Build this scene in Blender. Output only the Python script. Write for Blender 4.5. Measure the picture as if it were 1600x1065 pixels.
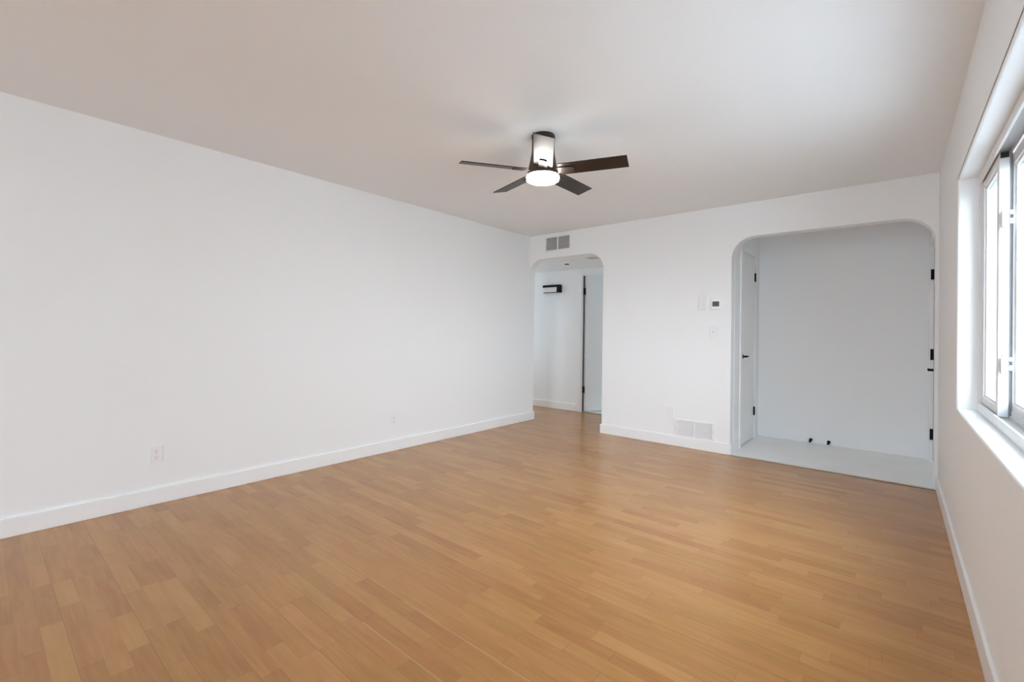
import bpy, bmesh, math, random
from mathutils import Vector, Matrix

for o in list(bpy.data.objects):
    bpy.data.objects.remove(o, do_unlink=True)
SC = bpy.context.scene
COL = SC.collection
PI = math.pi

# ------------------------------------------------------------------ room dimensions (metres)
H = 2.44          # living room ceiling
D = 4.782         # face of the wall with the two arches
W = 3.992         # face of the window wall
WT = 0.118        # thickness of the inner walls
OUT = 4.235       # outer face of the window wall
REAR = -4.2       # wall behind the camera
HALL_Y = 5.84     # far wall of the hallway
HALL_Z = 2.127    # dropped ceiling of the hallway
ALC_X = 2.510     # left wall of the entry alcove
ALC_Y = 5.93      # back wall of the entry alcove
HALL_L = -2.2     # far left end of the hallway

# ------------------------------------------------------------------ camera
R3 = Vector((0.76451187, 0.64447361, 0.01324257))
U3 = Vector((-0.0063412, -0.01302344, 0.99989508))
F3 = Vector((-0.64457845, 0.76451564, 0.00586984))
cam_d = bpy.data.cameras.new('camera')
cam = bpy.data.objects.new('camera', cam_d)
COL.objects.link(cam)
cam.matrix_world = Matrix(((R3.x, U3.x, -F3.x, 3.7403),
                           (R3.y, U3.y, -F3.y, 0.0),
                           (R3.z, U3.z, -F3.z, 1.1645),
                           (0, 0, 0, 1)))
cam_d.sensor_fit = 'HORIZONTAL'
cam_d.sensor_width = 36.0
cam_d.lens = 712.0 / 1600.0 * 36.0
cam_d.shift_x = 0.0
cam_d.shift_y = -17.48 / 1600.0
cam_d.clip_start = 0.02
SC.camera = cam

# ------------------------------------------------------------------ daylight, exposure
SKY = 3.0
SUNNY = 7.5
SUNWARD = (0.58, -0.75, 0.52)
world = bpy.data.worlds.new('overcast_sky')
SC.world = world
world.use_nodes = True
bg = world.node_tree.nodes['Background']
bg.inputs['Color'].default_value = (0.80, 0.92, 1.05, 1)
# overcast sky, brighter towards the hidden sun
_nt = world.node_tree
_tc = _nt.nodes.new('ShaderNodeTexCoord')
_dot = _nt.nodes.new('ShaderNodeVectorMath')
_dot.operation = 'DOT_PRODUCT'
_dot.inputs[1].default_value = Vector(SUNWARD).normalized()
_nt.links.new(_tc.outputs['Generated'], _dot.inputs[0])
_cl = _nt.nodes.new('ShaderNodeMath')
_cl.operation = 'MAXIMUM'
_cl.inputs[1].default_value = 0.0
_nt.links.new(_dot.outputs['Value'], _cl.inputs[0])
_pw = _nt.nodes.new('ShaderNodeMath')
_pw.operation = 'POWER'
_pw.inputs[1].default_value = 3.0
_nt.links.new(_cl.outputs[0], _pw.inputs[0])
_ma = _nt.nodes.new('ShaderNodeMath')
_ma.operation = 'MULTIPLY_ADD'
_ma.inputs[1].default_value = SUNNY
_ma.inputs[2].default_value = SKY
_nt.links.new(_pw.outputs[0], _ma.inputs[0])
_nt.links.new(_ma.outputs[0], bg.inputs['Strength'])
LAMP = 30.0       # fan lamp diffuser
SC.view_settings.view_transform = 'Standard'
SC.view_settings.look = 'None'
SC.view_settings.gamma = 1.0
SC.view_settings.use_curve_mapping = False
SC.view_settings.exposure = 1.28
SC.cycles.max_bounces = 16
SC.cycles.diffuse_bounces = 14
SC.cycles.glossy_bounces = 6
SC.cycles.transparent_max_bounces = 16
SC.cycles.sample_clamp_indirect = 6.0
SC.cycles.caustics_reflective = False
SC.cycles.caustics_refractive = False
SC.cycles.use_denoising = True


def portal(name, loc, rot, sx, sy):
    l = bpy.data.lights.new(name, 'AREA')
    l.shape = 'RECTANGLE'
    l.size = sx
    l.size_y = sy
    l.cycles.is_portal = True
    o = bpy.data.objects.new(name, l)
    o.location = loc
    o.rotation_euler = rot
    COL.objects.link(o)
    return o


WIN_Y0, WIN_Y1, WIN_Z0, WIN_Z1 = 1.0, 3.456, 0.785, 2.027
RW_X0, RW_X1, RW_Z0, RW_Z1 = 2.3, 3.9, 0.05, 2.3   # added fill window behind the camera
portal('daylight_portal', (OUT + 0.02, (WIN_Y0 + WIN_Y1) / 2, (WIN_Z0 + WIN_Z1) / 2), (0, PI / 2, 0), WIN_Z1 - WIN_Z0, WIN_Y1 - WIN_Y0)
portal('daylight_portal', ((RW_X0 + RW_X1) / 2, REAR - 0.22, (RW_Z0 + RW_Z1) / 2), (PI / 2, 0, 0), RW_X1 - RW_X0, RW_Z1 - RW_Z0)
portal('daylight_portal', (HALL_L - 0.14, 5.37, 1.3), (0, -PI / 2, 0), 1.3, 0.75)
portal('daylight_portal', (1.1, 8.14, 1.35), (-PI / 2, 0, 0), 0.8, 1.0)

# ------------------------------------------------------------------ materials


def mat(name, col, rough=0.5, metal=0.0, spec=0.5, bump=0.0, bscale=300.0, emit=None, var=0.0, vscale=4.0):
    m = bpy.data.materials.new(name)
    m.use_nodes = True
    nt = m.node_tree
    b = nt.nodes['Principled BSDF']
    b.inputs['Base Color'].default_value = (*col, 1)
    b.inputs['Roughness'].default_value = rough
    b.inputs['Metallic'].default_value = metal
    b.inputs['Specular IOR Level'].default_value = spec
    tc = nt.nodes.new('ShaderNodeTexCoord')
    if bump:
        n = nt.nodes.new('ShaderNodeTexNoise')
        n.inputs['Scale'].default_value = bscale
        n.inputs['Detail'].default_value = 3
        nt.links.new(tc.outputs['Object'], n.inputs['Vector'])
        bp = nt.nodes.new('ShaderNodeBump')
        bp.inputs['Strength'].default_value = bump
        bp.inputs['Distance'].default_value = 0.002
        nt.links.new(n.outputs['Fac'], bp.inputs['Height'])
        nt.links.new(bp.outputs['Normal'], b.inputs['Normal'])
    if var:
        n = nt.nodes.new('ShaderNodeTexNoise')
        n.inputs['Scale'].default_value = vscale
        nt.links.new(tc.outputs['Object'], n.inputs['Vector'])
        mx = nt.nodes.new('ShaderNodeMix')
        mx.data_type = 'RGBA'
        mx.inputs[6].default_value = (*[c * (1 - var) for c in col], 1)
        mx.inputs[7].default_value = (*[min(1, c * (1 + var)) for c in col], 1)
        nt.links.new(n.outputs['Fac'], mx.inputs[0])
        nt.links.new(mx.outputs[2], b.inputs['Base Color'])
    if emit:
        b.inputs['Emission Color'].default_value = (*emit[0], 1)
        b.inputs['Emission Strength'].default_value = emit[1]
    return m


PAINT = mat('wall_paint', (0.858, 0.878, 0.890), 0.6, spec=0.3, bump=0.06, bscale=160)
CEIL = mat('ceiling_paint', (0.872, 0.902, 0.925), 0.75, spec=0.2, bump=0.08, bscale=120)
TRIMM = mat('trim_paint', (0.862, 0.880, 0.890), 0.35, spec=0.4, bump=0.02, bscale=60)
DOORM = mat('door_paint', (0.86, 0.865, 0.865), 0.4, spec=0.4, bump=0.02, bscale=60)
VINYL = mat('white_vinyl', (0.76, 0.765, 0.77), 0.28, spec=0.5, bump=0.01, bscale=40)
TRACK = mat('track_aluminium', (0.45, 0.45, 0.45), 0.45, metal=0.6, bump=0.02, bscale=80)
GAP_SHADE = mat('track_gap_shade', (0.03, 0.03, 0.03), 0.7, bump=0.03)
PLASTIC = mat('white_plastic', (0.85, 0.855, 0.86), 0.3, spec=0.5, bump=0.01, bscale=50)
OFFWHITE = mat('painted_plate', (0.83, 0.835, 0.835), 0.5, spec=0.3, bump=0.02, bscale=80)
SLOT = mat('outlet_slot', (0.12, 0.12, 0.125), 0.6, bump=0.02)
BLACK = mat('black_metal', (0.005, 0.005, 0.005), 0.6, spec=0.25, bump=0.02, bscale=200)
BRONZE = mat('dark_bronze', (0.055, 0.043, 0.038), 0.38, metal=0.55, bump=0.02, bscale=220, var=0.1)
SCREEN = mat('grey_screen', (0.10, 0.115, 0.11), 0.2, bump=0.01)
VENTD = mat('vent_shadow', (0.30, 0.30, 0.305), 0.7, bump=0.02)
VENTG = mat('vent_grey', (0.52, 0.52, 0.53), 0.6, bump=0.02)
LENS = mat('diffuser_glass', (0.75, 0.75, 0.74), 0.35, bump=0.02, bscale=40)
FANLAMP = mat('fan_lamp', (0.9, 0.9, 0.9), 0.4, emit=((1.0, 0.97, 0.93), LAMP), bump=0.01)
CONCRETE = mat('outside_ground', (0.62, 0.63, 0.63), 0.9, bump=0.2, bscale=30, var=0.05)
BLOCKER = mat('light_blocker', (0.30, 0.30, 0.31), 0.9, bump=0.2, bscale=60)


def wood_blade():
    m = bpy.data.materials.new('blade_walnut')
    m.use_nodes = True
    nt = m.node_tree
    b = nt.nodes['Principled BSDF']
    tc = nt.nodes.new('ShaderNodeTexCoord')
    mp = nt.nodes.new('ShaderNodeMapping')
    mp.inputs['Scale'].default_value = (3, 60, 60)
    n = nt.nodes.new('ShaderNodeTexNoise')
    n.inputs['Scale'].default_value = 1.5
    n.inputs['Detail'].default_value = 5
    cr = nt.nodes.new('ShaderNodeValToRGB')
    cr.color_ramp.elements[0].color = (0.010, 0.006, 0.004, 1)
    cr.color_ramp.elements[1].color = (0.024, 0.015, 0.010, 1)
    nt.links.new(tc.outputs['Object'], mp.inputs['Vector'])
    nt.links.new(mp.outputs[0], n.inputs['Vector'])
    nt.links.new(n.outputs['Fac'], cr.inputs[0])
    nt.links.new(cr.outputs[0], b.inputs['Base Color'])
    b.inputs['Roughness'].default_value = 0.37
    b.inputs['Specular IOR Level'].default_value = 0.42
    b.inputs['Specular Tint'].default_value = (1.0, 0.90, 0.78, 1)
    return m


BLADE = wood_blade()


def glass_mat(name, tint):
    m = bpy.data.materials.new(name)
    m.use_nodes = True
    nt = m.node_tree
    nt.nodes.remove(nt.nodes['Principled BSDF'])
    out = nt.nodes['Material Output']
    tr = nt.nodes.new('ShaderNodeBsdfTransparent')
    tr.inputs[0].default_value = (*tint, 1)
    gl = nt.nodes.new('ShaderNodeBsdfGlossy')
    gl.inputs['Roughness'].default_value = 0.02
    fr = nt.nodes.new('ShaderNodeFresnel')
    geo = nt.nodes.new('ShaderNodeNewGeometry')
    ior = nt.nodes.new('ShaderNodeMapRange')       # same reflectance on both faces of the pane
    ior.inputs['To Min'].default_value = 1.5
    ior.inputs['To Max'].default_value = 1 / 1.5
    nt.links.new(geo.outputs['Backfacing'], ior.inputs['Value'])
    nt.links.new(ior.outputs[0], fr.inputs['IOR'])
    mx = nt.nodes.new('ShaderNodeMixShader')
    nt.links.new(fr.outputs[0], mx.inputs[0])
    nt.links.new(tr.outputs[0], mx.inputs[1])
    nt.links.new(gl.outputs[0], mx.inputs[2])
    nt.links.new(mx.outputs[0], out.inputs[0])
    return m


GLASS = glass_mat('window_glass', (0.85, 0.865, 0.86))
CLEAR = glass_mat('clear_fill_glass', (0.97, 0.975, 0.97))
WARMG = glass_mat('warm_fill_glass', (0.97, 0.945, 0.905))  # warm tint added to take the blue out of the fill daylight


def math_node(nt, op, a=None, b=None, c=None):
    n = nt.nodes.new('ShaderNodeMath')
    n.operation = op
    for i, v in enumerate((a, b, c)):
        if v is None:
            continue
        if isinstance(v, (int, float)):
            n.inputs[i].default_value = v
        else:
            nt.links.new(v, n.inputs[i])
    return n.outputs[0]


def laminate():
    """three-strip laminate; planks run along x, 193.5 mm wide"""
    m = bpy.data.materials.new('oak_laminate')
    m.use_nodes = True
    nt = m.node_tree
    L = nt.links.new
    b = nt.nodes['Principled BSDF']
    tc = nt.nodes.new('ShaderNodeTexCoord')
    sp = nt.nodes.new('ShaderNodeSeparateXYZ')
    L(tc.outputs['Object'], sp.inputs[0])
    x, y = sp.outputs[0], sp.outputs[1]
    PW = 0.1935
    ys = math_node(nt, 'DIVIDE', math_node(nt, 'SUBTRACT', y, 0.249), PW / 3)
    row = math_node(nt, 'FLOOR', ys)
    wn = nt.nodes.new('ShaderNodeTexWhiteNoise')
    wn.noise_dimensions = '1D'
    L(row, wn.inputs['W'])
    wob = math_node(nt, 'MULTIPLY', wn.outputs['Value'], 5.3)
    xs = math_node(nt, 'ADD', math_node(nt, 'DIVIDE', x, 0.40), wob)
    # uneven strip lengths
    sn = math_node(nt, 'MULTIPLY', math_node(nt, 'SINE', math_node(nt, 'MULTIPLY', xs, 2.3)), 0.22)
    xs2 = math_node(nt, 'ADD', xs, sn)
    cell = math_node(nt, 'FLOOR', xs2)
    cx = nt.nodes.new('ShaderNodeCombineXYZ')
    L(cell, cx.inputs[0])
    L(row, cx.inputs[1])
    w2 = nt.nodes.new('ShaderNodeTexWhiteNoise')
    w2.noise_dimensions = '2D'
    L(cx.outputs[0], w2.inputs['Vector'])
    tone = w2.outputs['Value']
    # grain, shifted per strip
    off = nt.nodes.new('ShaderNodeVectorMath')
    off.operation = 'MULTIPLY_ADD'
    L(w2.outputs['Color'], off.inputs[0])
    off.inputs[1].default_value = (7, 7, 7)
    L(tc.outputs['Object'], off.inputs[2])
    mp = nt.nodes.new('ShaderNodeMapping')
    mp.inputs['Scale'].default_value = (2.2, 30, 1)
    L(off.outputs[0], mp.inputs['Vector'])
    g = nt.nodes.new('ShaderNodeTexNoise')
    g.inputs['Scale'].default_value = 1.6
    g.inputs['Detail'].default_value = 6
    g.inputs['Distortion'].default_value = 0.8
    L(mp.outputs[0], g.inputs['Vector'])
    mp2 = nt.nodes.new('ShaderNodeMapping')
    mp2.inputs['Scale'].default_value = (3, 12, 1)
    L(off.outputs[0], mp2.inputs['Vector'])
    g2 = nt.nodes.new('ShaderNodeTexNoise')
    g2.inputs['Scale'].default_value = 1.2
    g2.inputs['Detail'].default_value = 3
    L(mp2.outputs[0], g2.inputs['Vector'])
    v = math_node(nt, 'ADD', math_node(nt, 'MULTIPLY', tone, 0.34),
                  math_node(nt, 'ADD', math_node(nt, 'MULTIPLY', g.outputs['Fac'], 0.55), math_node(nt, 'MULTIPLY', g2.outputs['Fac'], 0.35)))
    cr = nt.nodes.new('ShaderNodeValToRGB')
    e = cr.color_ramp.elements
    e[0].position = 0.28
    e[0].color = (0.325, 0.150, 0.042, 1)
    e[1].position = 0.98
    e[1].color = (0.505, 0.270, 0.092, 1)
    mid = cr.color_ramp.elements.new(0.62)
    mid.color = (0.420, 0.207, 0.062, 1)
    L(v, cr.inputs[0])
    # seams: plank joints (every third row) and strip ends
    fr = math_node(nt, 'FRACT', math_node(nt, 'DIVIDE', ys, 3.0))
    d1 = math_node(nt, 'MINIMUM', fr, math_node(nt, 'SUBTRACT', 1.0, fr))
    seam = math_node(nt, 'LESS_THAN', d1, 0.0055)
    fx = math_node(nt, 'FRACT', xs2)
    seam2 = math_node(nt, 'MULTIPLY', math_node(nt, 'LESS_THAN', fx, 0.006), 0.35)
    fs = math_node(nt, 'FRACT', ys)
    seam3 = math_node(nt, 'MULTIPLY', math_node(nt, 'LESS_THAN', math_node(nt, 'MINIMUM', fs, math_node(nt, 'SUBTRACT', 1.0, fs)), 0.012), 0.25)
    sm = math_node(nt, 'MAXIMUM', math_node(nt, 'MULTIPLY', seam, 0.6), math_node(nt, 'MAXIMUM', seam2, seam3))
    mx = nt.nodes.new('ShaderNodeMix')
    mx.data_type = 'RGBA'
    mx.inputs[7].default_value = (0.20, 0.10, 0.045, 1)
    L(sm, mx.inputs[0])
    L(cr.outputs[0], mx.inputs[6])
    sc = nt.nodes.new('ShaderNodeSeparateColor')
    L(w2.outputs['Color'], sc.inputs[0])
    hs = nt.nodes.new('ShaderNodeHueSaturation')
    L(math_node(nt, 'ADD', 0.4935, math_node(nt, 'MULTIPLY', sc.outputs[1], 0.008)), hs.inputs['Hue'])
    # a few open joints, with wear and a caught highlight painted paler
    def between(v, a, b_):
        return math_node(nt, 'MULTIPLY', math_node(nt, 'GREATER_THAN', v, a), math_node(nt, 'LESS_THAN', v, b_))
    worn_glint = math_node(nt, 'MULTIPLY', math_node(nt, 'LESS_THAN', d1, 0.008), math_node(nt, 'MULTIPLY', between(x, 2.12, 2.95), between(y, 0.95, 1.30)))
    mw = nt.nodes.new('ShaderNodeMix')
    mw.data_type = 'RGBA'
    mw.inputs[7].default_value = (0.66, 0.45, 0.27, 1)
    L(math_node(nt, 'MULTIPLY', worn_glint, 0.55), mw.inputs[0])
    L(mx.outputs[2], mw.inputs[6])
    L(mw.outputs[2], hs.inputs['Color'])
    L(hs.outputs[0], b.inputs['Base Color'])
    b.inputs['Roughness'].default_value = 0.30
    rr = math_node(nt, 'ADD', 0.19, math_node(nt, 'MULTIPLY', g2.outputs['Fac'], 0.08))
    L(rr, b.inputs['Roughness'])
    bp = nt.nodes.new('ShaderNodeBump')
    bp.inputs['Strength'].default_value = 0.12
    bp.inputs['Distance'].default_value = 0.001
    L(math_node(nt, 'SUBTRACT', g.outputs['Fac'], math_node(nt, 'MULTIPLY', seam, 1.5)), bp.inputs['Height'])
    L(bp.outputs['Normal'], b.inputs['Normal'])
    return m


WOOD = laminate()


def tile_mat():
    m = bpy.data.materials.new('grey_tile')
    m.use_nodes = True
    nt = m.node_tree
    L = nt.links.new
    b = nt.nodes['Principled BSDF']
    tc = nt.nodes.new('ShaderNodeTexCoord')
    sp = nt.nodes.new('ShaderNodeSeparateXYZ')
    L(tc.outputs['Object'], sp.inputs[0])
    fx = math_node(nt, 'FRACT', math_node(nt, 'DIVIDE', math_node(nt, 'SUBTRACT', sp.outputs[0], 3.7115 - 0.597), 0.597))
    fy = math_node(nt, 'FRACT', math_node(nt, 'DIVIDE', math_node(nt, 'SUBTRACT', sp.outputs[1], 4.79), 0.60))
    a = math_node(nt, 'MINIMUM', fx, math_node(nt, 'SUBTRACT', 1.0, fx))
    c = math_node(nt, 'MINIMUM', fy, math_node(nt, 'SUBTRACT', 1.0, fy))
    gx = math_node(nt, 'LESS_THAN', math_node(nt, 'MINIMUM', a, c), 0.004)
    n = nt.nodes.new('ShaderNodeTexNoise')
    n.inputs['Scale'].default_value = 3.0
    n.inputs['Detail'].default_value = 6
    L(tc.outputs['Object'], n.inputs['Vector'])
    cr = nt.nodes.new('ShaderNodeValToRGB')
    cr.color_ramp.elements[0].position = 0.3
    cr.color_ramp.elements[0].color = (0.82, 0.83, 0.825, 1)
    cr.color_ramp.elements[1].position = 0.7
    cr.color_ramp.elements[1].color = (0.87, 0.88, 0.87, 1)
    L(n.outputs['Fac'], cr.inputs[0])
    mx = nt.nodes.new('ShaderNodeMix')
    mx.data_type = 'RGBA'
    mx.inputs[7].default_value = (0.90, 0.90, 0.88, 1)
    L(gx, mx.inputs[0])
    L(cr.outputs[0], mx.inputs[6])
    L(mx.outputs[2], b.inputs['Base Color'])
    b.inputs['Roughness'].default_value = 0.35
    return m


TILE = tile_mat()

# ------------------------------------------------------------------ mesh helpers


def obj(name, bm, m, parent=None, smooth=False, bevel=0.0, seg=2):
    me = bpy.data.meshes.new(name)
    bmesh.ops.recalc_face_normals(bm, faces=bm.faces)
    bm.to_mesh(me)
    bm.free()
    me.materials.append(m)
    if smooth:
        for p in me.polygons:
            p.use_smooth = True
    o = bpy.data.objects.new(name, me)
    COL.objects.link(o)
    if parent is not None:
        o.parent = parent
    if bevel:
        md = o.modifiers.new('bevel', 'BEVEL')
        md.width = bevel
        md.segments = seg
        md.limit_method = 'ANGLE'
        md.angle_limit = math.radians(40)
    return o


def box(bm, x0, x1, y0, y1, z0, z1, M=None):
    vs = [bm.verts.new(p) for p in ((x0, y0, z0), (x1, y0, z0), (x1, y1, z0), (x0, y1, z0), (x0, y0, z1), (x1, y0, z1), (x1, y1, z1), (x0, y1, z1))]
    for f in ((0, 3, 2, 1), (4, 5, 6, 7), (0, 1, 5, 4), (1, 2, 6, 5), (2, 3, 7, 6), (3, 0, 4, 7)):
        bm.faces.new([vs[i] for i in f])
    if M is not None:
        bmesh.ops.transform(bm, matrix=M, verts=vs)
    return bm


def boxes(*bs):
    bm = bmesh.new()
    for b in bs:
        box(bm, *b)
    return bm


def lathe(prof, n=48, M=None, bm=None):
    """prof: (r, z) list, revolved about z"""
    bm = bm or bmesh.new()
    rings = []
    allv = []
    for r, z in prof:
        if r < 1e-6:
            v = bm.verts.new((0, 0, z))
            rings.append([v])
            allv.append(v)
        else:
            ring = [bm.verts.new((r * math.cos(2 * PI * i / n), r * math.sin(2 * PI * i / n), z)) for i in range(n)]
            rings.append(ring)
            allv += ring
    for a, b in zip(rings, rings[1:]):
        for i in range(n):
            j = (i + 1) % n
            if len(a) == 1 and len(b) == 1:
                continue
            if len(a) == 1:
                bm.faces.new((a[0], b[i], b[j]))
            elif len(b) == 1:
                bm.faces.new((a[i], a[j], b[0]))
            else:
                bm.faces.new((a[i], a[j], b[j], b[i]))
    if M is not None:
        bmesh.ops.transform(bm, matrix=M, verts=allv)
    return bm


def axis_m(loc, direction):
    q = Vector(direction).normalized().to_track_quat('Z', 'Y')
    return Matrix.Translation(loc) @ q.to_matrix().to_4x4()


def prism_y(pts, y0, y1):
    """polygon in x,z extruded along y"""
    bm = bmesh.new()
    a = [bm.verts.new((x, y0, z)) for x, z in pts]
    b = [bm.verts.new((x, y1, z)) for x, z in pts]
    bm.faces.new(a)
    bm.faces.new(b[::-1])
    n = len(pts)
    for i in range(n):
        j = (i + 1) % n
        bm.faces.new((a[i], b[i], b[j], a[j]))
    return bm


def prism_z(pts, z0, z1):
    bm = bmesh.new()
    a = [bm.verts.new((x, y, z0)) for x, y in pts]
    b = [bm.verts.new((x, y, z1)) for x, y in pts]
    bm.faces.new(a[::-1])
    bm.faces.new(b)
    n = len(pts)
    for i in range(n):
        j = (i + 1) % n
        bm.faces.new((a[i], a[j], b[j], b[i]))
    return bm


def wall_grid(axis, t0, t1, u0, u1, v0, v1, holes):
    """wall slab normal to axis ('x' or 'y') between t0 and t1; u runs along the wall, v is height"""
    us = sorted({u0, u1, *[h[0] for h in holes], *[h[1] for h in holes]})
    vs = sorted({v0, v1, *[h[2] for h in holes], *[h[3] for h in holes]})
    bm = bmesh.new()
    P = (lambda t, u, v: (t, u, v)) if axis == 'x' else (lambda t, u, v: (u, t, v))
    V = {}

    def vert(k, i, j):
        if (k, i, j) not in V:
            V[(k, i, j)] = bm.verts.new(P((t0, t1)[k], us[i], vs[j]))
        return V[(k, i, j)]
    solid = {}
    for i in range(len(us) - 1):
        for j in range(len(vs) - 1):
            um, vm = (us[i] + us[i + 1]) / 2, (vs[j] + vs[j + 1]) / 2
            solid[(i, j)] = not any(h[0] < um < h[1] and h[2] < vm < h[3] for h in holes)
    for (i, j), s in solid.items():
        if not s:
            continue
        for k in (0, 1):
            bm.faces.new([vert(k, i, j), vert(k, i + 1, j), vert(k, i + 1, j + 1), vert(k, i, j + 1)])
        for (di, dj, a, b) in ((-1, 0, (i, j), (i, j + 1)), (1, 0, (i + 1, j), (i + 1, j + 1)), (0, -1, (i, j), (i + 1, j)), (0, 1, (i, j + 1), (i + 1, j + 1))):
            if not solid.get((i + di, j + dj), False):
                bm.faces.new([vert(0, *a), vert(0, *b), vert(1, *b), vert(1, *a)])
    return bm


def struct(name, bm, m, parent=None, label=None, **k):
    o = obj(name, bm, m, parent, **k)
    if parent is None:
        o['kind'] = 'structure'
    if label:
        o['label'] = label
    return o


def empty(name, loc=(0, 0, 0)):
    o = bpy.data.objects.new(name, None)
    o.location = loc
    o.empty_display_size = 0.05
    COL.objects.link(o)
    return o


def tag(o, label, cat, group=None):
    o['label'] = label
    o['category'] = cat
    if group:
        o['group'] = group
    return o


def sdoor(name, label):
    o = empty(name)
    o['kind'] = 'structure'
    o['label'] = label
    return o

# ------------------------------------------------------------------ shell: floors and ceilings


struct('floor', boxes((HALL_L - 0.118, OUT, REAR - 0.2, D - 0.004, -0.1, 0.0), (HALL_L - 0.118, 1.55, D - 0.004, HALL_Y + 0.02, -0.1, 0.0)), WOOD,
       label='golden oak laminate floor of short staggered strips')
struct('floor_entry', boxes((1.55, OUT, D - 0.004, ALC_Y + 0.1, -0.1, 0.004)), TILE, label='pale grey tile floor of the entry alcove')
struct('floor_bathroom', boxes((HALL_L, 1.9, HALL_Y + 0.02, 8.2, -0.1, 0.0)), TILE, label='grey tile floor beyond the hallway door')
struct('trim_1', boxes((2.507, 3.97, D - 0.012, D + 0.004, 0.0, 0.0085)), mat('edge_trim', (0.62, 0.57, 0.49), 0.4, bump=0.02), bevel=0.002,
       label='thin beige metal edge between grey tile and wood floor')
struct('joint_shade_strip', boxes((2.5, 3.975, D - 0.022, D - 0.012, 0.0, 0.0015)), mat('joint_shade', (0.10, 0.065, 0.04), 0.8, bump=0.05),  # dark strip painted in for the shade of the joint
       label='dark narrow strip painting the shaded joint along the wood floor at the entry tile')
struct('ceiling', boxes((-0.3, OUT, REAR - 0.2, ALC_Y + 0.12, H, H + 0.12)), CEIL, label='flat white living room ceiling')
struct('ceiling_hall', boxes((HALL_L - 0.118, 1.55, D + WT, HALL_Y + 0.118, HALL_Z, H - 0.001)), CEIL, label='lower white ceiling of the hallway')
struct('ceiling_bathroom', boxes((HALL_L, 1.9, HALL_Y + 0.118, 8.2, 2.3, 2.42)), CEIL)

# ------------------------------------------------------------------ shell: walls
struct('wall_left', boxes((-WT, 0.0, REAR, D, 0.0, H)), PAINT, label='long plain white wall on the left')


def arch(x0, x1, top, r, n=14):
    """outline of a round-cornered opening from (x0,0) up and over to (x1,0)"""
    pts = [(x0, 0.0)]
    for i in range(n + 1):
        a = PI - (PI / 2) * i / n
        pts.append((x0 + r + r * math.cos(a), top - r + r * math.sin(a)))
    for i in range(n + 1):
        a = PI / 2 - (PI / 2) * i / n
        pts.append((x1 - r + r * math.cos(a), top - r + r * math.sin(a)))
    pts.append((x1, 0.0))
    return pts


A1, A2 = (0.0, 1.101), (2.507, 3.969)
back = [(HALL_L - 0.118, 0.0)] + arch(*A1, HALL_Z, 0.20) + arch(*A2, 2.113, 0.20) + [(W, 0.0), (W, H), (HALL_L - 0.118, H)]
struct('wall_back', prism_y(back, D, D + WT), PAINT, label='white wall with two round-cornered openings', bevel=0.004)

ED = (4.95, 5.832, 0.0, 2.035)   # entry door opening in the window wall: y0, y1, z0, z1
bm = wall_grid('x', W, OUT, REAR - 0.2, ALC_Y + 0.12, 0.0, H, [(WIN_Y0, WIN_Y1, WIN_Z0, WIN_Z1), ED])
bm.verts.ensure_lookup_table()
es = [e for e in bm.edges if all(abs(v.co.x - W) < 1e-5 and abs(min(abs(v.co.y - WIN_Y0), abs(v.co.y - WIN_Y1), 9)) < 1e-4 and WIN_Z0 - 1e-4 <= v.co.z <= WIN_Z1 + 1e-4 for v in e.verts)
      and (abs(e.verts[0].co.z - e.verts[1].co.z) > 0.5 or abs(e.verts[0].co.y - e.verts[1].co.y) > 0.5)]
es += [e for e in bm.edges if e not in es and all(abs(v.co.x - W) < 1e-5 and WIN_Y0 - 1e-4 <= v.co.y <= WIN_Y1 + 1e-4 for v in e.verts)
       and abs(e.verts[0].co.z - e.verts[1].co.z) < 1e-5 and min(abs(e.verts[0].co.z - WIN_Z0), abs(e.verts[0].co.z - WIN_Z1)) < 1e-4]
bmesh.ops.bevel(bm, geom=list(set(es)), offset=0.012, segments=4, profile=0.5, affect='EDGES')
struct('wall_right', bm, PAINT, label='white wall with the window on the right')
struct('wall_entry', boxes((ALC_X - 0.118, W, ALC_Y, ALC_Y + 0.118, 0.0, H)), PAINT, label='plain white back wall of the entry alcove')
CD = (5.165, 5.735, 0.0, 2.05)   # closet door opening
struct('wall_closet', wall_grid('x', ALC_X - 0.118, ALC_X, D + WT, ALC_Y, 0.0, H, [CD]), PAINT)
struct('wall_closet_inner', boxes((1.55, 1.6, D + WT, ALC_Y, 0.0, H), (1.6, ALC_X - 0.118, ALC_Y, ALC_Y + 0.05, 0.0, H)), PAINT)
HD = (0.172, 0.90, 0.0, 2.035)   # bathroom door opening in the hall's far wall
struct('wall_hall', wall_grid('y', HALL_Y, HALL_Y + 0.118, HALL_L - 0.118, 1.55, 0.0, H, [HD]), PAINT, label='white far wall of the hallway')
struct('wall_hall_end', wall_grid('x', HALL_L - 0.118, HALL_L, D + WT, HALL_Y, 0.0, H, [(5.0, 5.74, 0.65, 1.95)]), PAINT)
struct('wall_hall_side', boxes((1.49, 1.55, D + WT, HALL_Y, 0.0, HALL_Z)), PAINT)
struct('wall_rear', wall_grid('y', REAR - 0.2, REAR, -WT, W, 0.0, H, [(RW_X0, RW_X1, RW_Z0, RW_Z1)]), PAINT)
struct('wall_bathroom', wall_grid('y', 8.0, 8.12, HALL_L, 1.9, 0.0, 2.42, [(0.7, 1.5, 0.85, 1.85)]), PAINT)
struct('wall_bathroom_side', boxes((0.02, 0.160, HALL_Y + 0.118, 8.0, 0.0, 2.42), (1.8, 1.9, HALL_Y + 0.118, 8.0, 0.0, 2.42)), PAINT)

# ------------------------------------------------------------------ baseboards
BH, BT = 0.105, 0.013


def base(name, *bs, **k):
    return struct(name, boxes(*bs), TRIMM, bevel=0.003, **k)


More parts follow.
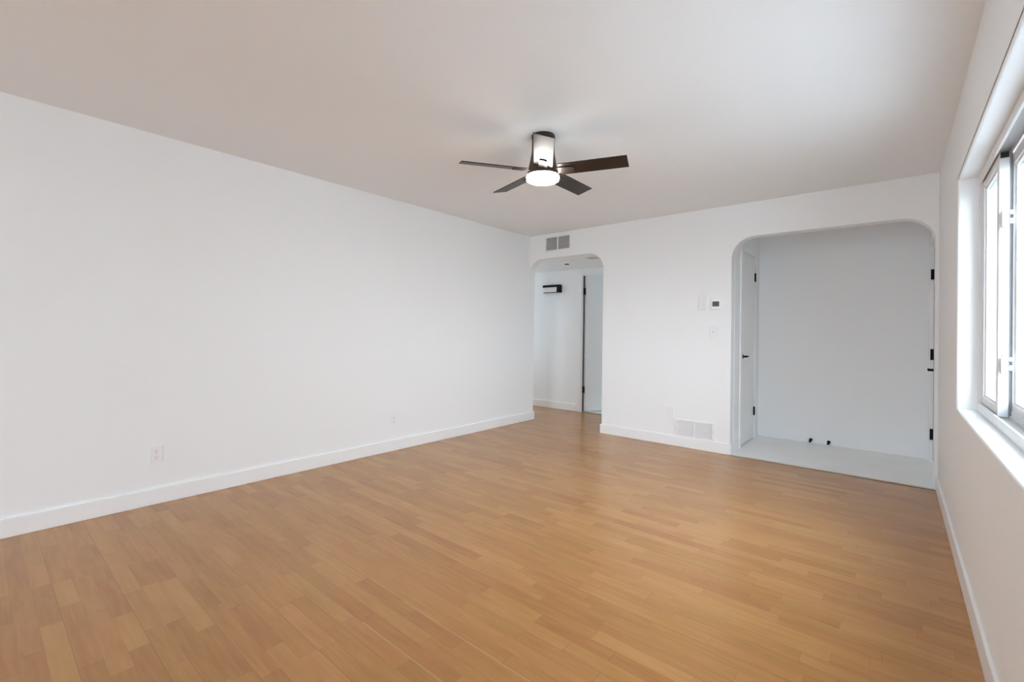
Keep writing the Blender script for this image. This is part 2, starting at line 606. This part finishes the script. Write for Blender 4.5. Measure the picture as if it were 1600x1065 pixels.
base('baseboard_left', (0.0, BT, REAR + BT, D + WT + BT, 0, BH), label='low white baseboard along the left wall')
base('baseboard_back', (A1[1], A2[0], D - BT, D, 0, BH), (A1[1] - BT, A1[1], D - BT, D + WT, 0, BH), (A2[0], A2[0] + BT, D - BT, 5.06, 0.004, BH),
     label='white baseboard between the two wall openings')
base('baseboard_right', (W - BT, W, REAR, D - 0.012, 0, BH), label='white baseboard below the window')
base('baseboard_hall', (HALL_L, 0.088, HALL_Y - BT, HALL_Y, 0, BH), label='white baseboard along the hallway wall')
base('baseboard_rear', (0.0, W, REAR, REAR + BT, 0, BH))

# ------------------------------------------------------------------ window on the right
win = empty('window_1')
win['kind'] = 'structure'
win['label'] = 'wide white sliding window in the right wall'
FX0, FX1 = 4.074, 4.175          # frame depth
y0, y1, z0, z1 = WIN_Y0, WIN_Y1, WIN_Z0, WIN_Z1
fw = 0.030
M1, M2 = 1.50, 2.94              # meeting lines of the three panels
obj('window_frame', boxes((FX0, FX1, y0, y0 + fw, z0, z1), (FX0, FX1, y1 - fw, y1, z0, z1),
                          (FX0 + 0.006, FX1, y0 + fw, y1 - fw, z0, z0 + fw), (FX0 + 0.006, FX1, y0 + fw, y1 - fw, z1 - fw, z1),
                          (FX0 - 0.004, FX0 + 0.006, y0 + fw, y1 - fw, z0, z0 + fw + 0.014), (FX0 - 0.004, FX0 + 0.006, y0 + fw, y1 - fw, z1 - fw - 0.014, z1),
                          (4.1235, 4.1275, y0 + fw, y1 - fw, z0 + fw, z0 + fw + 0.012), (4.1235, 4.1275, y0 + fw, y1 - fw, z1 - fw - 0.012, z1 - fw)),
    VINYL, win, bevel=0.0015)
obj('track_groove', boxes((4.0835, 4.119, y0 + fw, y1 - fw, z0 + fw, z0 + fw + 0.002), (4.0835, 4.119, y0 + fw, y1 - fw, z1 - fw - 0.002, z1 - fw)), TRACK, win)


def sash(name, xa, xb, ya, yb, za, zb, sw, rw, parent):
    bx = [(xa, xb, ya, ya + sw, za, zb), (xa, xb, yb - sw, yb, za, zb), (xa, xb, ya + sw, yb - sw, za, za + rw), (xa, xb, ya + sw, yb - sw, zb - rw, zb)]
    # stepped glazing bead
    t = 0.010
    xm0, xm1 = xa + 0.008, xb - 0.008
    bx += [(xm0, xm1, ya + sw, ya + sw + t, za + rw, zb - rw), (xm0, xm1, yb - sw - t, yb - sw, za + rw, zb - rw),
           (xm0, xm1, ya + sw + t, yb - sw - t, za + rw, za + rw + t), (xm0, xm1, ya + sw + t, yb - sw - t, zb - rw - t, zb - rw)]
    s = obj(name, boxes(*bx), VINYL, parent, bevel=0.002)
    xm = (xa + xb) / 2
    obj('pane', boxes((xm - 0.003, xm + 0.003, ya + sw + t, yb - sw - t, za + rw + t, zb - rw - t)), GLASS, s)
    return s


zs0, zs1 = z0 + fw + 0.004, z1 - fw - 0.004
far = sash('sliding_sash', 4.086, 4.119, M2, y1 - fw - 0.003, zs0, zs1, 0.045, 0.046, win)
near = sash('sliding_sash', 4.086, 4.119, y0 + fw + 0.003, M1, zs0, zs1, 0.045, 0.046, win)
mid = sash('fixed_sash', 4.131, 4.165, M1 - 0.045, M2 + 0.045, zs0 + 0.006, zs1 - 0.006, 0.045, 0.052, win)
obj('bottom_stop', boxes((4.1275, 4.131, M1 + 0.002, M2 - 0.002, z0 + fw, z0 + fw + 0.035)), VINYL, win, bevel=0.001)
obj('weather_seal', boxes((4.1195, 4.1305, M2 + 0.012, M2 + 0.022, zs0, zs1), (4.1195, 4.1305, M1 - 0.022, M1 - 0.012, zs0, zs1)), mat('grey_pile', (0.30, 0.30, 0.31), 0.8, bump=0.05), win)
obj('track_shade_patch', boxes((4.090, 4.117, M2 - 0.003, M2 - 0.0002, zs1 - 0.026, zs1 - 0.002)), GAP_SHADE, win)  # black patch stands in for the shade in the open track


def latch(z):
    yf = M2
    b = boxes((4.098, 4.118, yf - 0.006, yf - 0.0002, z - 0.040, z + 0.040))
    o = obj('latch', b, VINYL, win, bevel=0.002)
    lv = boxes((4.092, 4.101, yf - 0.030, yf - 0.006, z - 0.044, z + 0.030), (4.101, 4.112, yf - 0.020, yf - 0.006, z - 0.044, z - 0.012))
    obj('latch_lever', lv, VINYL, o, bevel=0.003)
    kp = boxes((4.119, 4.1305, yf - 0.014, yf - 0.002, z - 0.028, z - 0.006), (4.119, 4.1305, yf - 0.014, yf - 0.002, z + 0.012, z + 0.030))
    obj('latch_keeper', kp, VINYL, o, bevel=0.002)


latch(1.70)
latch(1.055)

# added unseen windows that fill in daylight at rear, hall end and bathroom


def added_window(name, axis, t0, t1, ua, ub, va, vb, pane=None):
    f = 0.05
    tm = (t0 + t1) / 2
    w = wall_grid(axis, tm - 0.03, tm + 0.03, ua, ub, va, vb, [(ua + f, (ua + ub) / 2 - 0.02, va + f, vb - f), ((ua + ub) / 2 + 0.02, ub - f, va + f, vb - f)])
    o = struct(name, w, VINYL, bevel=0.003)
    P = (tm - 0.003, tm + 0.003)
    bs = []
    for a, b in ((ua + f, (ua + ub) / 2 - 0.02), ((ua + ub) / 2 + 0.02, ub - f)):
        bs.append((*P, a, b, va + f, vb - f) if axis == 'x' else (a, b, *P, va + f, vb - f))
    obj('pane', boxes(*bs), pane or CLEAR, o)


added_window('fill_window_rear', 'y', REAR - 0.2, REAR, RW_X0, RW_X1, RW_Z0, RW_Z1)
added_window('fill_window_hall', 'x', HALL_L - 0.118, HALL_L, 5.0, 5.74, 0.65, 1.95, WARMG)
added_window('fill_window_bath', 'y', 8.0, 8.12, 0.7, 1.5, 0.85, 1.85, WARMG)

# outside ground
struct('ground', boxes((-30, 40, -40, 40, -0.35, -0.11)), CONCRETE, label='ground outside the house')
struct('ground_bounce', boxes((-12, 16, -24, REAR - 0.21, -0.11, -0.06)), mat('bounce_slab', (0.88, 0.885, 0.89), 0.8, bump=0.1, bscale=40), label='added pale slab behind the house, bouncing daylight onto the ceiling')  # unseen bright slab, added to bounce light up to the ceiling

struct('wall_jamb_blocker', boxes((OUT + 0.001, 5.2, -0.6, 0.45, -0.11, 2.9)), BLOCKER, label='added outer wall shading the window jamb')  # unseen wall, added to block sky light from the jamb
struct('wall_view_blocker', boxes((OUT + 0.001, 6.6, 4.36, 4.50, -0.11, 2.9)), BLOCKER, label='added outer wall darkening the view through the window')  # added to hide bright sky behind the window glass

# ------------------------------------------------------------------ doors


def hinge_bm(kx, ky, kr, z0, z1, plates):
    bm = bmesh.new()
    lathe([(0, z0), (kr, z0), (kr, z1), (0, z1)], 16, Matrix.Translation((kx, ky, 0)), bm)
    for p in plates:
        box(bm, *p, z0, z1)
    return bm


def lever(name, parent, base_pt, out, along, rose_r=0.026, reach=0.05, length=0.11):
    """round rose, neck and lever; out = unit vector away from the door, along = lever direction"""
    bm = bmesh.new()
    o, a = Vector(out), Vector(along)
    lathe([(0, 0), (rose_r, 0), (rose_r, 0.006), (rose_r - 0.004, 0.009), (0.011, 0.010), (0.010, reach), (0, reach)], 24, axis_m(base_pt, out), bm)
    c = Vector(base_pt) + o * (reach - 0.008)
    lathe([(0, 0), (0.010, 0), (0.010, length * 0.6), (0.008, length * 0.95), (0.004, length), (0, length)], 14, axis_m(c - a * 0.008, along), bm)
    return obj(name, bm, BLACK, parent, smooth=False)


# closet door, left side of the entry alcove
d1 = sdoor('door_1', 'white closet door on the left side of the entry alcove')
obj('door_leaf', boxes((ALC_X - 0.040, ALC_X - 0.004, CD[0] + 0.004, CD[1] - 0.004, 0.014, CD[3] - 0.005)), DOORM, d1, bevel=0.002)
for za, zb in ((0.266, 0.361), (1.776, 1.872)):
    obj('hinge', hinge_bm(ALC_X + 0.006, CD[1] - 0.002, 0.007, za, zb, [(ALC_X - 0.003, ALC_X + 0.003, CD[1] - 0.016, CD[1] + 0.003)]), BLACK, d1)
lever('door_handle', d1, (ALC_X - 0.004, 5.222, 0.945), (1, 0, 0), (0, 1, 0), rose_r=0.024, reach=0.045, length=0.10)
struct('trim_3', boxes((ALC_X, ALC_X + 0.012, CD[0] - 0.072, CD[0] - 0.002, BH * 0 + 0.004, CD[3] + 0.065), (ALC_X, ALC_X + 0.012, CD[1] + 0.004, CD[1] + 0.070, 0.004, CD[3] + 0.065),
                       (ALC_X, ALC_X + 0.010, CD[0] - 0.002, CD[1] + 0.004, CD[3] + 0.002, CD[3] + 0.065)), TRIMM, bevel=0.003, label='white casing around the closet door')
struct('trim_4', boxes((ALC_X - 0.117, ALC_X - 0.045, CD[0] + 0.0, CD[0] + 0.003, 0.004, CD[3]), (ALC_X - 0.117, ALC_X - 0.045, CD[1] - 0.003, CD[1], 0.004, CD[3])), TRIMM)

# entry door in the window wall
d2 = sdoor('door_2', 'white entry door at the right end of the alcove, seen edge on')
obj('door_leaf', boxes((4.024, 4.066, ED[0] + 0.022, ED[1] - 0.012, 0.016, ED[3] - 0.022)), DOORM, d2, bevel=0.002)
for za, zb in ((0.210, 0.312), (0.958, 1.061), (1.714, 1.811)):
    obj('hinge', hinge_bm(3.994, ED[1] - 0.012, 0.007, za, zb, [(3.994, 4.012, ED[1] - 0.0135, ED[1] - 0.0085)]), BLACK, d2)
obj('gap_shade_strip', boxes((4.010, 4.022, ED[1] - 0.0105, ED[1] - 0.0085, 0.016, ED[3] - 0.022)), mat('entry_gap_shade', (0.16, 0.16, 0.16), 0.7, bump=0.02), d2)  # grey strip stands in for the shaded gap at the jamb
lever('door_handle', d2, (4.024, 5.03, 0.905), (-1, 0, 0), (0, 1, 0), rose_r=0.028, reach=0.085, length=0.11)
struct('trim_5', boxes((W - 0.013, W, ED[1] - 0.004, ED[1] + 0.062, 0.004, ED[3] + 0.06), (W - 0.013, W, D + WT + 0.002, ED[0] + 0.004, 0.004, ED[3] + 0.06),
                       (W - 0.011, W, ED[0] + 0.004, ED[1] - 0.004, ED[3] - 0.004, ED[3] + 0.06)), TRIMM, bevel=0.003, label='white casing around the entry door')
struct('trim_6', boxes((W, OUT, ED[1] - 0.008, ED[1], 0.004, ED[3]), (W, OUT, ED[0], ED[0] + 0.018, 0.004, ED[3]), (W, OUT, ED[0] + 0.018, ED[1] - 0.008, ED[3] - 0.018, ED[3])), TRIMM,
       label='white frame of the entry door')

# bathroom door, opened into the room beyond the hall
d3 = sdoor('door_3', 'white door at the end of the hallway, swung open')
bm = bmesh.new()
hx, hy = HD[0] + 0.016, HALL_Y + 0.030
Md = Matrix.Translation((hx, hy, 0)) @ Matrix.Rotation(math.radians(66), 4, 'Z')
box(bm, 0.014, 0.70, -0.036, 0.0, 0.014, 2.015, Md)
obj('door_leaf', bm, DOORM, d3, bevel=0.002)
for za, zb in ((0.285, 0.380), (1.738, 1.838)):
    bm = hinge_bm(hx + 0.012, hy - 0.012, 0.008, za, zb, [(HD[0] + 0.008, HD[0] + 0.046, hy - 0.016, hy - 0.011)])
    obj('hinge', bm, BLACK, d3)
obj('gap_shade_strip', boxes((HD[0] + 0.0102, HD[0] + 0.0122, HALL_Y + 0.014, HALL_Y + 0.058, 0.006, HD[3] - 0.012)), mat('hall_gap_shade', (0.13, 0.13, 0.13), 0.8, bump=0.02), d3)  # dark strip painted in for the shadow gap beside the leaf
struct('trim_7', boxes((HD[0] - 0.070, HD[0] - 0.004, HALL_Y - 0.013, HALL_Y, 0.0, HD[3] + 0.012), (HD[1] + 0.004, HD[1] + 0.07, HALL_Y - 0.013, HALL_Y, 0.0, HD[3] + 0.012),
                       (HD[0] - 0.078, HD[1] + 0.078, HALL_Y - 0.016, HALL_Y, HD[3] + 0.012, HD[3] + 0.062)), TRIMM, bevel=0.003, label='white casing around the hallway door')
struct('trim_8', boxes((HD[0], HD[0] + 0.010, HALL_Y, HALL_Y + 0.06, 0.0, HD[3]), (HD[1] - 0.014, HD[1], HALL_Y, HALL_Y + 0.118, 0.0, HD[3]),
                       (HD[0] + 0.010, HD[1] - 0.014, HALL_Y, HALL_Y + 0.028, HD[3] - 0.010, HD[3])), TRIMM, label='white frame of the hallway door')
struct('trim_9', boxes((HD[0] + 0.014, HD[1] - 0.014, HALL_Y + 0.01, HALL_Y + 0.03, 0.0, 0.005)), mat('door_sill_strip', (0.16, 0.12, 0.09), 0.5, bump=0.02), label='dark strip where hallway wood meets tile')

# ------------------------------------------------------------------ ceiling fan
FX, FY = 1.983, 2.373
fan = tag(empty('ceiling_fan', (FX, FY, H)), 'dark bronze five-blade ceiling fan with a glowing round lamp', 'ceiling fan')
obj('canopy', lathe([(0, 0), (0.0745, 0), (0.0755, -0.006), (0.0755, -0.018), (0.073, -0.021), (0, -0.021)]), mat('canopy_black', (0.015, 0.012, 0.010), 0.5, bump=0.02), fan, smooth=False, bevel=0.001)
obj('housing', lathe([(0, -0.021), (0.0725, -0.021), (0.0728, -0.085), (0.0745, -0.115), (0.081, -0.150), (0.089, -0.190), (0.096, -0.225), (0.0995, -0.248), (0.1010, -0.256), (0.1010, -0.262), (0, -0.262)], 64),
    BRONZE, fan, smooth=True)
obj('lamp_shade', lathe([(0, -0.2622), (0.1035, -0.2622), (0.1060, -0.266), (0.1060, -0.281), (0.1035, -0.2875), (0.097, -0.2915), (0.080, -0.2935), (0, -0.2945)], 64), FANLAMP, fan, smooth=True)
BZ, BR, BW, BP = 2.2115 - H, 0.5387, 0.1191, -0.24
for k in range(5):
    a = 0.3314 + k * 2 * PI / 5
    Mb = Matrix.Translation((0, 0, BZ)) @ Matrix.Rotation(a, 4, 'Z') @ Matrix.Rotation(BP, 4, 'X')
    bm = boxes((0.112, BR, -BW / 2, BW / 2, -0.003, 0.003))
    bl = obj('blade', bm, BLADE, fan, bevel=0.0015)
    bl.matrix_local = Mb
    # blade iron: tapered plate under the blade with a lip at its outer end
    pts = [(0.078, -0.030), (0.150, -0.027), (0.196, -0.024), (0.203, -0.019), (0.206, 0.0), (0.203, 0.019), (0.196, 0.024), (0.150, 0.027), (0.078, 0.030)]
    bm = prism_z(pts, -0.0095, -0.0031)
    bi = obj('blade_iron', bm, BRONZE, fan, bevel=0.001)
    bi.matrix_local = Mb

# ------------------------------------------------------------------ vents, plates, switches


def register(name, x0, x1, z0, z1, cells, frame_m, slat_m, back_m, n, label, cat, screws=(), edge=0.004):
    """wall register on the back wall: frame with slatted cells"""
    t = tag(empty(name, ((x0 + x1) / 2, D, z0)), label, cat)
    inv = Matrix.Translation((-(x0 + x1) / 2, -D, -z0))

    def add(nm, bm, m, parent=t, **k):
        bmesh.ops.transform(bm, matrix=inv, verts=bm.verts)
        return obj(nm, bm, m, parent, **k)
    holes = [(a, b, c, d) for a, b, c, d in cells]
    add('frame', wall_grid('y', D - 0.009, D - 0.0005, x0, x1, z0, z1, holes), frame_m, bevel=0.002)
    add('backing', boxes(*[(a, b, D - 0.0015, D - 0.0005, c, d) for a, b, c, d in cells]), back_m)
    for a, b, c, d in cells:
        bm = bmesh.new()
        for i in range(n):
            z = c + (d - c) * (i + 0.5) / n
            M = Matrix.Translation((0, D - 0.005, z)) @ Matrix.Rotation(math.radians(-38), 4, 'X')
            box(bm, a + 0.0005, b - 0.0005, -0.0042, 0.0042, -0.0008, 0.0008, M)
        add('louvre', bm, slat_m)
    for sx, sz in screws:
        add('screw', lathe([(0, 0), (0.004, 0), (0.003, 0.0018), (0, 0.0022)], 12, axis_m((sx, D - 0.009, sz), (0, -1, 0))), VENTG)
    return t


register('air_vent', 0.254, 0.648, 2.205, 2.402, [(0.276, 0.443, 2.226, 2.384), (0.461, 0.628, 2.226, 2.384)], OFFWHITE, VENTG, VENTD, 14,
         'grey two-panel air vent high above the hallway opening', 'air vent')
register('air_vent', 1.967, 2.367, 0.098, 0.287, [(1.992, 2.158, 0.118, 0.268), (2.172, 2.338, 0.118, 0.268)], PLASTIC, PLASTIC, mat('vent_light', (0.80, 0.80, 0.81), 0.6, bump=0.02), 15,
         'white two-panel air vent low on the wall by the baseboard', 'air vent', screws=((1.979, 0.193), (2.352, 0.193)))


def wall_plate(bm_fn, name, loc, rotz, label, cat, group=None):
    t = tag(empty(name, loc), label, cat, group)
    t.rotation_euler = (0, 0, rotz)
    bm_fn(t)
    return t


# plates are modelled facing -y, then turned for the left wall
def outlet_parts(t):
    obj('cover_plate', boxes((-0.035, 0.035, -0.0055, -0.0003, -0.0575, 0.0575)), PLASTIC, t, bevel=0.003)
    for s in (-1, 1):
        zc = s * 0.0195
        pts = []
        for i in range(24):
            a = 2 * PI * i / 24
            pts.append((max(-0.0135, min(0.0135, 0.0168 * math.cos(a))), zc + 0.0145 * math.sin(a)))
        bm = prism_y(pts, -0.0075, -0.0056)
        f = obj('socket', bm, PLASTIC, t)
        bm = boxes((-0.0075, -0.0052, -0.0079, -0.0076, zc + 0.000, zc + 0.0085), (0.0052, 0.0075, -0.0079, -0.0076, zc + 0.001, zc + 0.0075))
        lathe([(0, 0), (0.0028, 0), (0.0028, 0.0003), (0, 0.0003)], 14, axis_m((0, -0.0076, zc - 0.0075), (0, -1, 0)), bm)
        obj('slot', bm, SLOT, f)
    obj('screw', lathe([(0, 0), (0.003, 0), (0.002, 0.0012), (0, 0.0014)], 12, axis_m((0, -0.0056, 0), (0, -1, 0))), PLASTIC, t)


wall_plate(outlet_parts, 'power_outlet', (0.0, 0.798, 0.327), PI / 2, 'white duplex outlet on the left wall, nearest the camera', 'outlet', 'outlets on the left wall')
wall_plate(outlet_parts, 'power_outlet', (0.0, 2.665, 0.300), PI / 2, 'white duplex outlet on the left wall, farther off near the hallway', 'outlet', 'outlets on the left wall')


def switch_parts(t):
    obj('cover_plate', boxes((-0.0375, 0.0375, -0.0055, -0.0003, -0.060, 0.060)), PLASTIC, t, bevel=0.003)
    bm = bmesh.new()
    box(bm, -0.005, 0.005, -0.016, 0.0, -0.007, 0.007, Matrix.Translation((0, -0.003, 0)) @ Matrix.Rotation(math.radians(-18), 4, 'X'))
    obj('toggle', bm, OFFWHITE, t, bevel=0.001)
    for s in (-1, 1):
        obj('screw', lathe([(0, 0), (0.003, 0), (0.002, 0.0012), (0, 0.0014)], 12, axis_m((0, -0.0056, s * 0.03), (0, -1, 0))), OFFWHITE, t)


wall_plate(switch_parts, 'light_switch', (2.342, D, 1.196), 0, 'white toggle light switch below the thermostat', 'light switch')


def blank_parts(t):
    obj('cover_plate', boxes((-0.0375, 0.0375, -0.005, -0.0003, -0.0600, 0.0600)), PLASTIC, t, bevel=0.003)
    obj('jack', boxes((-0.006, 0.006, -0.0065, -0.0052, -0.008, 0.006)), OFFWHITE, t, bevel=0.001)


wall_plate(blank_parts, 'wall_plate', (1.918, D, 0.352), 0, 'small white jack plate at the upper left corner of the low vent', 'wall plate')


def chime_parts(t):
    obj('chime_cover', boxes((-0.036, 0.036, -0.020, -0.0003, -0.079, 0.079)), OFFWHITE, t, bevel=0.003)
    obj('base_plate', boxes((-0.038, 0.038, -0.004, -0.0002, -0.081, 0.081)), PLASTIC, t, bevel=0.001)


wall_plate(chime_parts, 'wall_box', (2.240, D, 1.497), 0, 'plain white upright box on the wall left of the thermostat', 'wall box')


def thermo_parts(t):
    obj('thermostat_body', boxes((-0.046, 0.046, -0.022, -0.0003, -0.046, 0.046)), mat('bright_plastic', (0.93, 0.93, 0.93), 0.3, bump=0.01), t, bevel=0.006, seg=3)
    obj('display', boxes((-0.032, 0.032, -0.0228, -0.0221, -0.018, 0.033)), SCREEN, t, bevel=0.0003)


wall_plate(thermo_parts, 'thermostat', (2.369, D, 1.467), 0, 'square white thermostat with a grey screen left of the entry alcove', 'thermostat')

# ------------------------------------------------------------------ hallway fittings
ws = tag(empty('wall_light', (-0.345, HALL_Y, 1.845)), 'black bracket wall light with a white glass bar in the hallway', 'wall light')
obj('back_plate', boxes((-0.155, 0.155, -0.012, -0.0003, -0.055, 0.055)), BLACK, ws, bevel=0.002)
obj('top_bar', boxes((-0.160, 0.158, -0.075, -0.012, 0.028, 0.062)), BLACK, ws, bevel=0.002)
obj('end_bracket', boxes((0.104, 0.158, -0.075, -0.012, -0.058, 0.028)), BLACK, ws, bevel=0.002)
obj('bottom_lip', boxes((-0.150, 0.1035, -0.070, -0.012, -0.058, -0.050)), mat('dark_grey_metal', (0.08, 0.08, 0.08), 0.4, bump=0.02), ws, bevel=0.001)
obj('glass_bar', boxes((-0.150, 0.1035, -0.068, -0.012, -0.0495, 0.0275)), LENS, ws, bevel=0.004)

cf = tag(empty('ceiling_fixture', (0.315, 5.20, HALL_Z)), 'small round white fixture with a dark centre on the hallway ceiling', 'ceiling fixture')
obj('rim', lathe([(0, -0.0003), (0.062, -0.0003), (0.062, -0.008), (0.054, -0.018), (0.034, -0.024), (0, -0.024)], 32), PLASTIC, cf, smooth=False)
obj('dark_centre', lathe([(0, -0.0241), (0.032, -0.0241), (0.030, -0.032), (0, -0.034)], 24), mat('dark_lens', (0.03, 0.03, 0.03), 0.4, bump=0.02), cf, smooth=False)

gv = tag(empty('ceiling_grille', (0.80, 5.06, HALL_Z)), 'small grey grille on the hallway ceiling near the arch', 'grille')
obj('frame', boxes((-0.085, 0.085, -0.085, 0.085, -0.005, -0.0003)), OFFWHITE, gv, bevel=0.002)
bm = bmesh.new()
for i in range(8):
    box(bm, -0.07, 0.07, -0.068 + i * 0.0185, -0.061 + i * 0.0185, -0.0075, -0.0052)
obj('louvre', bm, mat('grille_grey', (0.55, 0.55, 0.55), 0.5, bump=0.02), gv)

# ------------------------------------------------------------------ door stops on the alcove's back wall
for i, (x, lab) in enumerate(((3.035, 'left one of two small black door stops at the foot of the alcove wall'), (3.196, 'right one of two small black door stops at the foot of the alcove wall'))):
    t = tag(empty('door_stop', (x, ALC_Y, 0.037)), lab, 'door stop', 'door stops on the alcove wall')
    Mx = axis_m((0, 0, 0), (0, -1, -0.10))
    obj('stem', lathe([(0, 0.0005), (0.017, 0.0005), (0.017, 0.006), (0.013, 0.012), (0.008, 0.016), (0.007, 0.058), (0, 0.058)], 20, Mx), BLACK, t)
    obj('bumper', lathe([(0, 0.0585), (0.011, 0.0585), (0.012, 0.064), (0.012, 0.072), (0.009, 0.077), (0, 0.078)], 20, Mx), BLACK, t)
